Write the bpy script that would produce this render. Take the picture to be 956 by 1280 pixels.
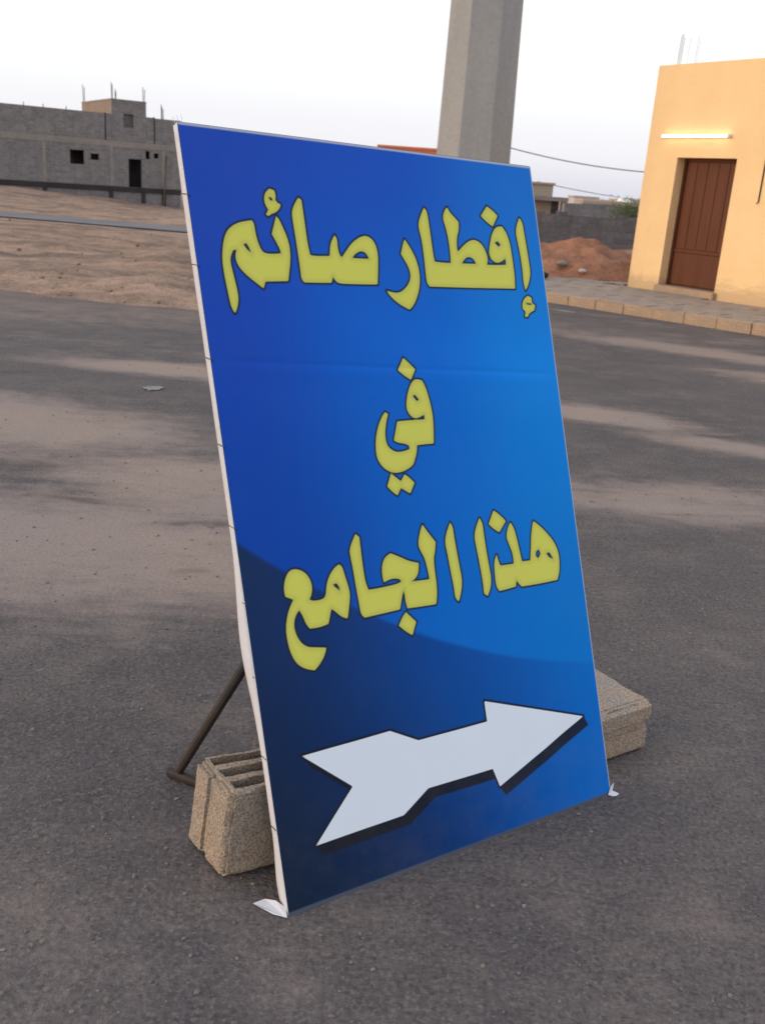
import bpy, bmesh, math, random
import numpy as np
from mathutils import Matrix, Vector, noise

for ob in list(bpy.data.objects):
    bpy.data.objects.remove(ob, do_unlink=True)
scene = bpy.context.scene
COL = scene.collection
rad = math.radians

# ------------------------------------------------------------------ camera
PITCH, ROLL, EYE = math.atan(405 / 1200), math.atan(243 / 3460), 1.55
fwd = Vector((0, math.cos(PITCH), -math.sin(PITCH)))
r0 = Vector((1, 0, 0))
u0 = r0.cross(fwd)
cr = r0 * math.cos(ROLL) + u0 * math.sin(ROLL)
cu = u0 * math.cos(ROLL) - r0 * math.sin(ROLL)
cam = bpy.data.cameras.new('camera')
cam.sensor_fit = 'VERTICAL'
cam.sensor_height = 24.0
cam.lens = 24.0 * 1200 / 1280
cam.clip_start = 0.05
cam.clip_end = 3000
cam.dof.use_dof = True
cam.dof.focus_distance = 2.5
cam.dof.aperture_fstop = 4.5
cam_ob = bpy.data.objects.new('camera', cam)
m = Matrix((cr, cu, -fwd)).transposed().to_4x4()
m.translation = (0, 0, EYE)
cam_ob.matrix_world = m
COL.objects.link(cam_ob)
scene.camera = cam_ob

# ------------------------------------------------------------------ sky: pale dusk sky, lavender at the horizon
SUN_EL, SUN_AZ = rad(9), math.atan2(-0.95, -0.30)      # low in the west, to the left
sun_dir = Vector((math.sin(SUN_AZ) * math.cos(SUN_EL), math.cos(SUN_AZ) * math.cos(SUN_EL), math.sin(SUN_EL)))
world = bpy.data.worlds.new('World')
scene.world = world
world.use_nodes = True
wn, wl = world.node_tree.nodes, world.node_tree.links
wn.clear()
w_out = wn.new('ShaderNodeOutputWorld')
bg_sky = wn.new('ShaderNodeBackground')
bg_sky.inputs['Strength'].default_value = 0.05
sky = wn.new('ShaderNodeTexSky')
sky.sky_type = 'NISHITA'
sky.sun_disc = False
sky.sun_elevation = SUN_EL
sky.sun_rotation = SUN_AZ
sky.dust_density = 3.0
wl.new(sky.outputs[0], bg_sky.inputs['Color'])
bg_dusk = wn.new('ShaderNodeBackground')
tc = wn.new('ShaderNodeTexCoord')
sep = wn.new('ShaderNodeSeparateXYZ')
wl.new(tc.outputs['Generated'], sep.inputs[0])
ramp = wn.new('ShaderNodeValToRGB')
ramp.color_ramp.interpolation = 'EASE'
e = ramp.color_ramp.elements
e[0].position = 0.0
e[0].color = (0.74, 0.735, 0.825, 1)
e[1].position = 0.13
e[1].color = (1.0, 1.0, 1.0, 1)
k = ramp.color_ramp.elements.new(0.05)
k.color = (0.86, 0.86, 0.925, 1)
k = ramp.color_ramp.elements.new(1.0)
k.color = (0.84, 0.93, 1.06, 1)
wl.new(sep.outputs['Z'], ramp.inputs[0])
wl.new(ramp.outputs[0], bg_dusk.inputs['Color'])
bg_dusk.inputs['Strength'].default_value = 1.0
w_add = wn.new('ShaderNodeAddShader')
wl.new(bg_sky.outputs[0], w_add.inputs[0])
wl.new(bg_dusk.outputs[0], w_add.inputs[1])
wl.new(w_add.outputs[0], w_out.inputs['Surface'])

# ------------------------------------------------------------------ sun: the warm afterglow from the left
sl = bpy.data.lights.new('sun', 'SUN')
sl.energy = 1.45
sl.angle = rad(22)
sl.color = (1.0, 0.76, 0.54)
sun_ob = bpy.data.objects.new('sun', sl)
sun_ob.rotation_euler = (-sun_dir).to_track_quat('-Z', 'Y').to_euler()
COL.objects.link(sun_ob)

scene.view_settings.view_transform = 'Standard'
scene.view_settings.look = 'None'
scene.view_settings.exposure = 0.0
scene.view_settings.gamma = 1.0
scene.view_settings.use_curve_mapping = False

# ------------------------------------------------------------------ helpers
def link(name, me, mat=None, parent=None):
    ob = bpy.data.objects.new(name, me)
    if mat is not None and not me.materials:
        me.materials.append(mat)
    COL.objects.link(ob)
    if parent is not None:
        ob.parent = parent
    return ob

def tag(ob, label=None, category=None, group=None, kind=None):
    if label: ob['label'] = label
    if category: ob['category'] = category
    if group: ob['group'] = group
    if kind: ob['kind'] = kind
    return ob

def empty(name, loc=(0, 0, 0), label=None, category=None, group=None):
    ob = bpy.data.objects.new(name, None)
    ob.empty_display_size = 0.1
    ob.location = loc
    COL.objects.link(ob)
    return tag(ob, label, category, group)

class MB:
    """collects boxes, bars and sheets for one mesh"""
    def __init__(self):
        self.v, self.f = [], []
    def add(self, vs, fs):
        b = len(self.v)
        self.v += [tuple(p) for p in vs]
        self.f += [tuple(i + b for i in f) for f in fs]
        return self
    def box(self, x0, x1, y0, y1, z0, z1, M=None):
        vs = [Vector(p) for p in ((x0, y0, z0), (x1, y0, z0), (x1, y1, z0), (x0, y1, z0), (x0, y0, z1), (x1, y0, z1), (x1, y1, z1), (x0, y1, z1))]
        if M is not None: vs = [M @ p for p in vs]
        return self.add(vs, [(3, 2, 1, 0), (4, 5, 6, 7), (0, 1, 5, 4), (1, 2, 6, 5), (2, 3, 7, 6), (3, 0, 4, 7)])
    def tube(self, pts, r, n=8, r1=None):
        pts = [Vector(p) for p in pts]
        b0 = len(self.v)
        for i, p in enumerate(pts):
            d = (pts[min(i + 1, len(pts) - 1)] - pts[max(i - 1, 0)]).normalized()
            a = d.cross(Vector((0, 0, 1)) if abs(d.z) < 0.95 else Vector((1, 0, 0))).normalized()
            c = d.cross(a)
            rr = r if r1 is None else r + (r1 - r) * i / (len(pts) - 1)
            for j in range(n):
                t = 2 * math.pi * j / n
                self.v.append(tuple(p + (a * math.cos(t) + c * math.sin(t)) * rr))
        for i in range(len(pts) - 1):
            for j in range(n):
                q, s = b0 + i * n, b0 + (i + 1) * n
                self.f.append((q + j, q + (j + 1) % n, s + (j + 1) % n, s + j))
        self.f.append(tuple(b0 + j for j in reversed(range(n))))
        self.f.append(tuple(b0 + (len(pts) - 1) * n + j for j in range(n)))
        return self
    def mask(self, xs, ys, solid, z0, z1, M=None):
        """extrude the solid cells of a plan grid from z0 to z1; holes get their own side walls"""
        nx, ny = len(xs) - 1, len(ys) - 1
        idx = {}
        vs, fs = [], []
        def vid(i, j, t):
            if (i, j, t) not in idx:
                idx[(i, j, t)] = len(vs)
                p = Vector((xs[i], ys[j], z1 if t else z0))
                vs.append(M @ p if M is not None else p)
            return idx[(i, j, t)]
        S = lambda i, j: 0 <= i < nx and 0 <= j < ny and solid(i, j)
        for i in range(nx):
            for j in range(ny):
                if not S(i, j): continue
                fs.append((vid(i, j, 1), vid(i + 1, j, 1), vid(i + 1, j + 1, 1), vid(i, j + 1, 1)))
                fs.append((vid(i, j + 1, 0), vid(i + 1, j + 1, 0), vid(i + 1, j, 0), vid(i, j, 0)))
                if not S(i - 1, j): fs.append((vid(i, j + 1, 0), vid(i, j, 0), vid(i, j, 1), vid(i, j + 1, 1)))
                if not S(i + 1, j): fs.append((vid(i + 1, j, 0), vid(i + 1, j + 1, 0), vid(i + 1, j + 1, 1), vid(i + 1, j, 1)))
                if not S(i, j - 1): fs.append((vid(i, j, 0), vid(i + 1, j, 0), vid(i + 1, j, 1), vid(i, j, 1)))
                if not S(i, j + 1): fs.append((vid(i + 1, j + 1, 0), vid(i, j + 1, 0), vid(i, j + 1, 1), vid(i + 1, j + 1, 1)))
        return self.add(vs, fs)
    def mesh(self, name, smooth=False):
        me = bpy.data.meshes.new(name)
        me.from_pydata(self.v, [], self.f)
        if smooth:
            me.polygons.foreach_set('use_smooth', [True] * len(me.polygons))
        me.update()
        return me
    def build(self, name, mat, parent=None, smooth=False, bevel=0):
        ob = link(name, self.mesh(name, smooth), mat, parent)
        if bevel:
            b = ob.modifiers.new('bevel', 'BEVEL')
            b.width = bevel
            b.segments = 2
            b.limit_method = 'ANGLE'
        return ob

def fbm(x, y, z=0.0, o=4):
    return noise.fractal(Vector((x, y, z)), 1.0, 2.0, o, noise_basis='PERLIN_ORIGINAL')

def sstep(a, b, x):
    t = min(1, max(0, (x - a) / (b - a)))
    return t * t * (3 - 2 * t)

# ------------------------------------------------------------------ material helpers
class NT:
    def __init__(self, name, rough=0.9, spec=0.3):
        self.m = bpy.data.materials.new(name)
        self.m.use_nodes = True
        self.n, self.l = self.m.node_tree.nodes, self.m.node_tree.links
        self.b = self.n['Principled BSDF']
        self.b.inputs['Roughness'].default_value = rough
        self.b.inputs['Specular IOR Level'].default_value = spec
        self._c = None
    def put(self, sock, v):
        if hasattr(v, 'is_output'): self.l.new(v, sock)
        else:
            if isinstance(v, tuple) and len(v) == 3 and sock.type == 'RGBA': v = v + (1,)
            sock.default_value = v
    def coord(self, kind='Object', scale=(1, 1, 1), rot=(0, 0, 0), loc=(0, 0, 0)):
        if self._c is None: self._c = self.n.new('ShaderNodeTexCoord')
        mp = self.n.new('ShaderNodeMapping')
        mp.inputs['Scale'].default_value = scale
        mp.inputs['Rotation'].default_value = rot
        mp.inputs['Location'].default_value = loc
        self.l.new(self._c.outputs[kind], mp.inputs[0])
        return mp.outputs[0]
    def noise(self, vec, scale, detail=6, rough=0.6, dist=0.0):
        t = self.n.new('ShaderNodeTexNoise')
        self.put(t.inputs['Vector'], vec)
        t.inputs['Scale'].default_value = scale
        t.inputs['Detail'].default_value = detail
        t.inputs['Roughness'].default_value = rough
        t.inputs['Distortion'].default_value = dist
        return t.outputs['Fac']
    def voronoi(self, vec, scale, out='Distance', feature='F1'):
        t = self.n.new('ShaderNodeTexVoronoi')
        t.feature = feature
        self.put(t.inputs['Vector'], vec)
        t.inputs['Scale'].default_value = scale
        return t.outputs[out]
    def brick(self, vec, bw, bh, mortar=0.012):
        t = self.n.new('ShaderNodeTexBrick')
        self.put(t.inputs['Vector'], vec)
        t.inputs['Scale'].default_value = 1.0
        t.inputs['Brick Width'].default_value = bw
        t.inputs['Row Height'].default_value = bh
        t.inputs['Mortar Size'].default_value = mortar
        t.inputs['Mortar Smooth'].default_value = 0.3
        t.inputs['Color1'].default_value = (0.25, 0.25, 0.25, 1)
        t.inputs['Color2'].default_value = (0.75, 0.75, 0.75, 1)
        t.inputs['Mortar'].default_value = (0.5, 0.5, 0.5, 1)
        return t
    def ramp(self, fac, *stops):
        r = self.n.new('ShaderNodeValToRGB')
        el = r.color_ramp.elements
        while len(el) < len(stops): el.new(0.5)
        for s, (p, c) in zip(el, stops):
            s.position = p
            s.color = (c, c, c, 1) if isinstance(c, (int, float)) else tuple(c) + (1,)
        self.put(r.inputs[0], fac)
        return r.outputs[0]
    def rng(self, v, a, b, c=0.0, d=1.0, smooth=True):
        r = self.n.new('ShaderNodeMapRange')
        if smooth: r.interpolation_type = 'SMOOTHSTEP'
        self.put(r.inputs[0], v)
        for i, x in enumerate((a, b, c, d)): r.inputs[i + 1].default_value = x
        return r.outputs[0]
    def mix(self, fac, a, b, mode='MIX'):
        t = self.n.new('ShaderNodeMix')
        t.data_type = 'RGBA'
        t.blend_type = mode
        self.put(t.inputs[0], fac)
        self.put(t.inputs[6], a)
        self.put(t.inputs[7], b)
        return t.outputs[2]
    def math(self, op, a, b=0.0):
        t = self.n.new('ShaderNodeMath')
        t.operation = op
        self.put(t.inputs[0], a)
        self.put(t.inputs[1], b)
        return t.outputs[0]
    def attr(self, name, out='Fac'):
        t = self.n.new('ShaderNodeAttribute')
        t.attribute_name = name
        return t.outputs[out]
    def bump(self, h, dist, strength=1.0, prev=None):
        t = self.n.new('ShaderNodeBump')
        t.inputs['Strength'].default_value = strength
        t.inputs['Distance'].default_value = dist
        self.put(t.inputs['Height'], h)
        if prev is not None: self.l.new(prev, t.inputs['Normal'])
        return t.outputs[0]
    def done(self, color, normal=None, rough=None):
        self.put(self.b.inputs['Base Color'], color)
        if normal is not None: self.l.new(normal, self.b.inputs['Normal'])
        if rough is not None: self.put(self.b.inputs['Roughness'], rough)
        return self.m

def rough_mat(name, c1, c2, scale=3.0, rough=0.9, bump=0.004, spec=0.25, fine=40.0, stretch=(1, 1, 1), spk=0.35):
    t = NT(name, rough, spec)
    co = t.coord('Object', stretch)
    a = t.noise(co, scale, 7, 0.65)
    b = t.noise(co, fine, 4, 0.6)
    col = t.mix(t.rng(a, 0.32, 0.68), c1, c2)
    col = t.mix(spk, col, t.mix(t.rng(b, 0.3, 0.7), (0.25, 0.25, 0.25), (0.75, 0.75, 0.75)), 'OVERLAY')
    return t.done(col, t.bump(b, bump))

def block_mat(name, c1, c2, off=(0, 0, 0), joint=(0.33, 0.30, 0.28), bw=0.4, bh=0.2):
    """hollow-block masonry seen from far off; object X runs along the wall, Z is up"""
    t = NT(name, 0.95, 0.15)
    co = t.coord('Object', (1, 1, 1), (math.pi / 2, 0, 0), off)
    br = t.brick(co, bw, bh, 0.014)
    w = t.coord('Object')
    a = t.noise(w, 0.7, 6, 0.65)
    b = t.noise(w, 9.0, 5, 0.6)
    streak = t.noise(t.coord('Object', (3.0, 3.0, 0.25)), 1.3, 5, 0.6)
    col = t.mix(t.rng(a, 0.3, 0.7), c1, c2)
    col = t.mix(0.3, col, br.outputs['Color'], 'OVERLAY')
    col = t.mix(0.5, col, t.mix(t.rng(b, 0.25, 0.75), (0.3,) * 3, (0.7,) * 3), 'OVERLAY')
    col = t.mix(t.rng(streak, 0.45, 0.75, 0, 0.45), col, tuple(x * 0.55 for x in c1))
    col = t.mix(t.math('MULTIPLY', br.outputs['Fac'], 0.45), col, joint)
    return t.done(col, t.bump(br.outputs['Fac'], -0.01, 1.0, t.bump(b, 0.01)))

# ================================================================== materials
def mat_asphalt():
    t = NT('asphalt', 0.92, 0.18)
    w = t.coord('Object')
    big = t.noise(w, 0.35, 3, 0.6)
    mid = t.noise(w, 2.2, 6, 0.70)
    fine = t.noise(w, 70, 3, 0.75)
    cell = t.voronoi(w, 120, 'Color')
    cgrey = t.n.new('ShaderNodeSeparateColor')
    t.l.new(cell, cgrey.inputs[0])
    base = t.mix(t.rng(big, 0.3, 0.7), (0.092, 0.080, 0.083), (0.128, 0.109, 0.107))
    base = t.mix(t.rng(mid, 0.35, 0.7), base, (0.150, 0.124, 0.116))
    # aggregate: pale, brown and dark chips
    base = t.mix(t.rng(cgrey.outputs[0], 0.75, 0.98, 0, 0.35), base, (0.24, 0.185, 0.145))
    base = t.mix(t.rng(cgrey.outputs[1], 0.80, 1.0, 0, 0.35), base, (0.21, 0.20, 0.20))
    base = t.mix(t.rng(cgrey.outputs[2], 0.70, 1.0, 0, 0.4), base, (0.035, 0.033, 0.036))
    base = t.mix(t.rng(fine, 0.30, 0.62, 0.45, 0.0), base, (0.040, 0.036, 0.038))
    base = t.mix(t.rng(fine, 0.55, 0.75, 0.0, 0.4), base, (0.24, 0.205, 0.19))
    # blown sand lying in bands; streaks run with the traffic, across the view
    st = t.coord('Object', (0.32, 1.0, 1.0), (0, 0, rad(-9)))
    s1 = t.noise(st, 0.75, 5, 0.68, 0.6)
    s2 = t.noise(t.coord('Object', (0.16, 1.0, 1.0), (0, 0, rad(-14)), (3, 1, 0)), 1.9, 5, 0.68, 0.4)
    warp = t.noise(w, 0.9, 3, 0.6)
    def blob(cx, cy, rx, ry, rot):
        mp = t.n.new('ShaderNodeMapping')
        mp.vector_type = 'TEXTURE'
        mp.inputs['Location'].default_value = (cx, cy, 0)
        mp.inputs['Rotation'].default_value = (0, 0, rad(rot))
        mp.inputs['Scale'].default_value = (rx, ry, 1)
        t.l.new(t._c.outputs['Object'], mp.inputs[0])
        ln = t.n.new('ShaderNodeVectorMath')
        ln.operation = 'LENGTH'
        t.l.new(mp.outputs[0], ln.inputs[0])
        return t.rng(ln.outputs['Value'], 0.1, 1.25, 1.0, 0.0)
    blobs = [blob(-2.7, 5.9, 2.2, 1.0, -16), blob(-1.0, 4.8, 1.1, 0.75, -20), blob(1.7, 5.15, 1.15, 0.5, 3),
             blob(1.6, 7.3, 1.0, 0.42, -22), blob(2.5, 6.5, 1.1, 0.28, -18), blob(3.6, 11.1, 1.9, 0.55, -30), blob(-1.3, 3.9, 1.6, 0.9, -12), blob(-2.0, 7.9, 1.5, .4, -5), blob(4.6, 9.2, 1.8, .5, -25)]
    tot = blobs[0]
    for b_ in blobs[1:]: tot = t.math('MAXIMUM', tot, b_)
    sig = t.math('ADD', t.math('MULTIPLY', tot, 0.52), t.math('MULTIPLY', s1, 0.75))
    sig = t.math('ADD', sig, t.math('MULTIPLY', s2, 0.45))
    crumb = t.noise(t.coord('Object', (0.6, 1.3, 1), (0, 0, rad(-12))), 7.5, 4, 0.7)
    sig = t.math('ADD', sig, t.math('MULTIPLY', mid, 0.42))
    sig = t.math('ADD', sig, t.math('MULTIPLY', t.math('SUBTRACT', crumb, 0.5), 0.5))
    sxy = t.n.new('ShaderNodeSeparateXYZ')
    t.l.new(w, sxy.inputs[0])
    verge = t.math('MULTIPLY', t.rng(sxy.outputs['Y'], 9.6, 12.2), t.rng(sxy.outputs['X'], -0.5, 1.5, 1.0, 0.25))
    sig = t.math('ADD', sig, t.math('MULTIPLY', verge, 0.30))
    dust = t.rng(sig, 0.78, 1.34)
    dust = t.math('MULTIPLY', dust, t.rng(fine, 0.2, 0.6, 0.55, 0.92))
    sandc = t.mix(t.rng(warp, 0.3, 0.7), (0.34, 0.255, 0.21), (0.30, 0.24, 0.215))
    sandc = t.mix(t.math('MULTIPLY', verge, .8), sandc, (0.185, 0.13, 0.10))
    col = t.mix(dust, base, sandc)
    for a_ in ((-1.49, 4.45, .30, .055, -8), (-1.86, 4.97, .24, .05, 12), (-.86, 4.22, .30, .07, 14), (1.75, 4.92, .35, .03, 8)):
        bl_ = t.math('MULTIPLY', blob(*a_), t.rng(crumb, 0.35, 0.6))
        col = t.mix(t.math('MULTIPLY', bl_, 0.75), col, (0.085, 0.066, 0.055))
    # tar patches and oil spots
    oil = t.rng(t.noise(t.coord('Object', (0.7, 1.6, 1), (0, 0, rad(-12)), (1.7, 0.4, 0)), 1.15, 3, 0.6), 0.64, 0.74, 0, 0.55)
    col = t.mix(oil, col, (0.05, 0.046, 0.046))
    h = t.math('ADD', t.math('MULTIPLY', fine, 0.6), t.math('MULTIPLY', crumb, 1.6))
    n = t.bump(t.math('ADD', h, t.math('MULTIPLY', cgrey.outputs[0], 0.22)), 0.011, 0.9)
    return t.done(col, n)

def mat_sand(name, a, b, c):
    t = NT(name, 0.97, 0.08)
    w = t.coord('Object')
    big = t.noise(w, 0.22, 4, 0.62)
    st = t.noise(t.coord('Object', (0.3, 1.0, 1.0), (0, 0, rad(-6))), 0.9, 5, 0.68, 0.5)
    mid = t.noise(w, 2.6, 5, 0.72)
    fine = t.noise(w, 26, 3, 0.7)
    col = t.mix(t.rng(big, 0.3, 0.7), a, b)
    col = t.mix(t.rng(st, 0.42, 0.66, 0, 0.85), col, c)
    col = t.mix(0.6, col, t.mix(t.rng(mid, 0.28, 0.72), (0.3,) * 3, (0.7,) * 3), 'OVERLAY')
    col = t.mix(0.4, col, t.mix(t.rng(fine, 0.3, 0.7), (0.25,) * 3, (0.75,) * 3), 'OVERLAY')
    return t.done(col, t.bump(t.math('ADD', mid, t.math('MULTIPLY', fine, .2)), 0.10, 0.9))

M = {}
M['asphalt'] = mat_asphalt()
M['sand'] = mat_sand('sand', (0.315, 0.205, 0.145), (0.36, 0.245, 0.185), (0.155, 0.112, 0.09))
M['red_sand'] = mat_sand('red_sand', (0.30, 0.140, 0.085), (0.33, 0.165, 0.105), (0.20, 0.115, 0.085))
M['far_road'] = rough_mat('far_road', (0.125, 0.125, 0.14), (0.17, 0.16, 0.165), 0.6, 0.9, 0.005)
M['stone'] = rough_mat('loose_stone', (0.22, 0.175, 0.15), (0.13, 0.115, 0.11), 30, 0.9, 0.002)
M['block'] = rough_mat('concrete_block', (0.36, 0.265, 0.19), (0.30, 0.255, 0.225), 5, 0.97, 0.004, 0.1, 190, spk=.85)
M['block_tan'] = rough_mat('sandy_block', (0.35, 0.262, 0.190), (0.27, 0.235, 0.205), 5, 0.97, 0.004, 0.1, 190, spk=.85)
M['kerb'] = rough_mat('kerb_concrete', (0.40, 0.275, 0.185), (0.33, 0.24, 0.175), 2.5, 0.9, 0.006)
M['paver'] = rough_mat('paver', (0.33, 0.26, 0.21), (0.26, 0.22, 0.195), 3.0, 0.9, 0.005)
M['bed'] = rough_mat('paver_bed', (0.22, 0.17, 0.13), (0.16, 0.13, 0.11), 5.0, 0.95, 0.005)
def mat_yellow():
    t = NT('yellow_plaster', 0.88, 0.15)
    w = t.coord('Object')
    a = t.noise(w, 1.1, 5, 0.65)
    b = t.noise(w, 45, 3, 0.65)
    tr = t.noise(t.coord('Object', (1, 1, 2.5)), 4.5, 4, 0.6)
    col = t.mix(t.rng(a, 0.3, 0.7), (0.86, 0.60, 0.325), (0.81, 0.555, 0.295))
    col = t.mix(t.rng(tr, 0.5, 0.75, 0, 0.25), col, (0.76, 0.52, 0.27))
    sz = t.n.new('ShaderNodeSeparateXYZ')
    t.l.new(w, sz.inputs[0])
    stain = t.math('SUBTRACT', t.math('ADD', t.math('MULTIPLY', tr, 0.45), t.math('MULTIPLY', a, 0.25)), sz.outputs['Z'])
    col = t.mix(t.rng(stain, -0.12, 0.14, 0, 0.6), col, (0.42, 0.29, 0.185))
    return t.done(col, t.bump(t.math('ADD', b, t.math('MULTIPLY', tr, 1.5)), 0.004))
M['yellow'] = mat_yellow() or rough_mat('yellow_plaster', (0.86, 0.585, 0.30), (0.82, 0.555, 0.285), 1.2, 0.85, 0.0015, 0.2, 90)
M['beige'] = rough_mat('beige_plaster', (0.42, 0.33, 0.25), (0.36, 0.29, 0.23), 1.0, 0.9, 0.002)
M['terracotta'] = rough_mat('terracotta_paint', (0.58, 0.17, 0.09), (0.53, 0.16, 0.09), 1.0, 0.85, 0.002)
M['pale'] = rough_mat('pale_plaster', (0.50, 0.47, 0.45), (0.44, 0.41, 0.40), 0.6, 0.9, 0.002)
M['tan'] = rough_mat('tan_plaster', (0.43, 0.36, 0.30), (0.38, 0.32, 0.28), 0.6, 0.9, 0.002)
M['tower'] = rough_mat('tower_warm_lit', (0.27, 0.20, 0.155), (0.23, 0.18, 0.15), 0.8, 0.95, 0.004)  # warmer than the front blocks: glow from the left painted into the colour
M['white'] = rough_mat('white_paint', (0.80, 0.80, 0.80), (0.74, 0.74, 0.75), 2, 0.6, 0.001)
M['dark'] = rough_mat('dark_opening', (0.035, 0.032, 0.034), (0.025, 0.023, 0.025), 2, 0.9, 0.002)
M['bitumen'] = rough_mat('black_bitumen', (0.030, 0.027, 0.028), (0.045, 0.04, 0.04), 1.5, 0.8, 0.003)
M['cement'] = rough_mat('cast_concrete', (0.28, 0.245, 0.215), (0.22, 0.20, 0.185), 1.2, 0.92, 0.006)
M['grey_block'] = block_mat('grey_block_wall', (0.185, 0.170, 0.172), (0.225, 0.205, 0.200))
M['dark_block'] = block_mat('dark_block_wall', (0.105, 0.098, 0.108), (0.130, 0.118, 0.125), joint=(.15, .14, .145))
M['mid_block'] = block_mat('mid_block_wall', (0.185, 0.17, 0.175), (0.215, 0.20, 0.20), joint=(.25, .235, .23))
M['steel'] = rough_mat('rusty_steel', (0.020, 0.018, 0.019), (0.048, 0.030, 0.023), 9, 0.7, 0.001, 0.4, 160)
M['rebar'] = rough_mat('rebar', (0.15, 0.12, 0.11), (0.20, 0.15, 0.12), 5, 0.8, 0.001)
M['rebar_pale'] = rough_mat('sky_haloed_bar', (0.62, 0.66, 0.74), (0.56, 0.60, 0.68), 5, 0.6, 0.001)  # pale blue tone paints in the sky's halo around the thin bars
M['wire'] = rough_mat('cable_rubber', (0.05, 0.05, 0.055), (0.06, 0.06, 0.065), 5, 0.7, 0.001)
M['thread'] = rough_mat('dark_twine', (0.03, 0.03, 0.035), (0.05, 0.05, 0.05), 60, 0.8, 0.0005)
M['wood_pole'] = rough_mat('utility_pole_wood', (0.16, 0.12, 0.09), (0.12, 0.09, 0.07), 2, 0.9, 0.004)
M['vinyl_back'] = rough_mat('white_vinyl', (0.60, 0.60, 0.65), (0.57, 0.565, 0.60), 7, 0.6, 0.001, 0.2, 60, spk=.08)
M['paper'] = rough_mat('dusty_paper', (0.25, 0.24, 0.24), (0.20, 0.19, 0.18), 20, 0.9, 0.002)

def mat_door():
    t = NT('brown_metal_door', 0.6, 0.15)
    w = t.coord('Object')
    a = t.noise(t.coord('Object', (6, 6, 0.5)), 2.0, 6, 0.6)
    b = t.noise(w, 30, 4, 0.6)
    col = t.mix(t.rng(a, 0.3, 0.7), (0.100, 0.034, 0.018), (0.125, 0.044, 0.023))
    return t.done(col, t.bump(b, 0.0008), t.rng(a, 0.3, 0.7, 0.42, 0.6))
M['door'] = mat_door()

def mat_column():
    t = NT('grey_column_concrete', 0.85, 0.25)
    a = t.noise(t.coord('Object', (1, 1, 0.15)), 3.0, 7, 0.65)
    b = t.noise(t.coord('Object'), 14, 6, 0.65)
    c = t.noise(t.coord('Object', (1, 1, 3.0)), 6.0, 5, 0.6)
    col = t.mix(t.rng(a, 0.3, 0.7), (0.275, 0.272, 0.275), (0.315, 0.308, 0.305))
    col = t.mix(0.15, col, t.mix(t.rng(b, 0.3, 0.7), (0.3,) * 3, (0.7,) * 3), 'OVERLAY')
    col = t.mix(t.rng(c, 0.5, 0.75, 0, 0.2), col, (0.2, 0.19, 0.185))
    return t.done(col, t.bump(b, 0.003))
M['column'] = mat_column()

def mat_leaf():
    t = NT('bush_leaf', 0.7, 0.3)
    r = t.n.new('ShaderNodeObjectInfo')
    a = t.noise(t.coord('Object'), 5, 3, 0.6)
    return t.done(t.mix(t.rng(a, 0.3, 0.7), (0.055, 0.085, 0.03), (0.11, 0.14, 0.05)))
M['leaf'] = mat_leaf()

def mat_tube():
    t = NT('fluorescent_glow', 0.4, 0.2)
    t.put(t.b.inputs['Emission Color'], (1.0, 0.93, 0.72))
    t.b.inputs['Emission Strength'].default_value = 5.0
    return t.done((0.9, 0.9, 0.85))
M['tube'] = mat_tube()

# ================================================================== the ground
def lot_edge(x):                       # far edge of the asphalt on the left side
    return 11.7 + 0.25 * math.sin(x * 0.7) + 0.35 * fbm(x * 0.35, 3.1)

def ground_z(x, y):
    lot = sstep(-0.9, 1.3, y - lot_edge(x))                # 0 on the asphalt, 1 out in the sand
    if x > -0.5:
        lot = max(0.0, lot * (1 - sstep(-0.5, 0.6, x)) + sstep(18.6, 19.6, y) * sstep(-0.5, 0.6, x))
    z = -0.05 + lot * 0.055
    out = sstep(0.0, 4.0, y - lot_edge(x)) if x < 0 else sstep(19, 23, y)
    amp = 0.16 * lot * (1 - 0.5 * sstep(40, 120, y))
    z += amp * (fbm(x * 0.28, y * 0.55, 1.3, 5)) + 0.10 * lot * max(0, fbm(x * 0.9, y * 1.1, 7.0, 4))
    # spoil ridges along the verge
    z += 0.20 * lot * math.exp(-((y - lot_edge(x) - 1.3) / 0.8) ** 2) * (0.5 + fbm(x * 0.7, 9.0))
    z += 0.05 * sstep(-1.5, 0.2, y - lot_edge(x)) * max(-.2, fbm(x * 0.8, y * 2.2, 11.0, 5)) if x < 0 else 0
    z += 0.10 * out * math.exp(-((y - 17.0 - 0.1 * x) / 1.5) ** 2) * (0.6 + fbm(x * 0.4, 2.0))
    # the field falls away to the back and to the right
    z -= 1.15 * sstep(30, 76, y) * sstep(-29, -13, x)
    if abs(y - strip_y(x)) < 4 and x < 3:                  # levelled bed of the far road
        k = 1 - sstep(1.6, 3.6, abs(y - strip_y(x)))
        z = z * (1 - k) + (-0.02) * k
    return z

def strip_y(x):
    return 30.4 + (x + 12.6) * -0.24

def axis(lo, hi, n, c, k):
    a, b = math.asinh((lo - c) / k), math.asinh((hi - c) / k)
    return [c + k * math.sinh(a + (b - a) * i / (n - 1)) for i in range(n)]

gx, gyv = axis(-700, 700, 260, -3, 14), axis(-60, 1600, 330, 13, 11)
mb = MB()
mb.v = [(x, y, ground_z(x, y)) for y in gyv for x in gx]
nx = len(gx)
mb.f = [(j * nx + i, j * nx + i + 1, (j + 1) * nx + i + 1, (j + 1) * nx + i) for j in range(len(gyv) - 1) for i in range(nx - 1)]
tag(mb.build('ground', M['sand'], smooth=True), kind='structure')

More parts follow.
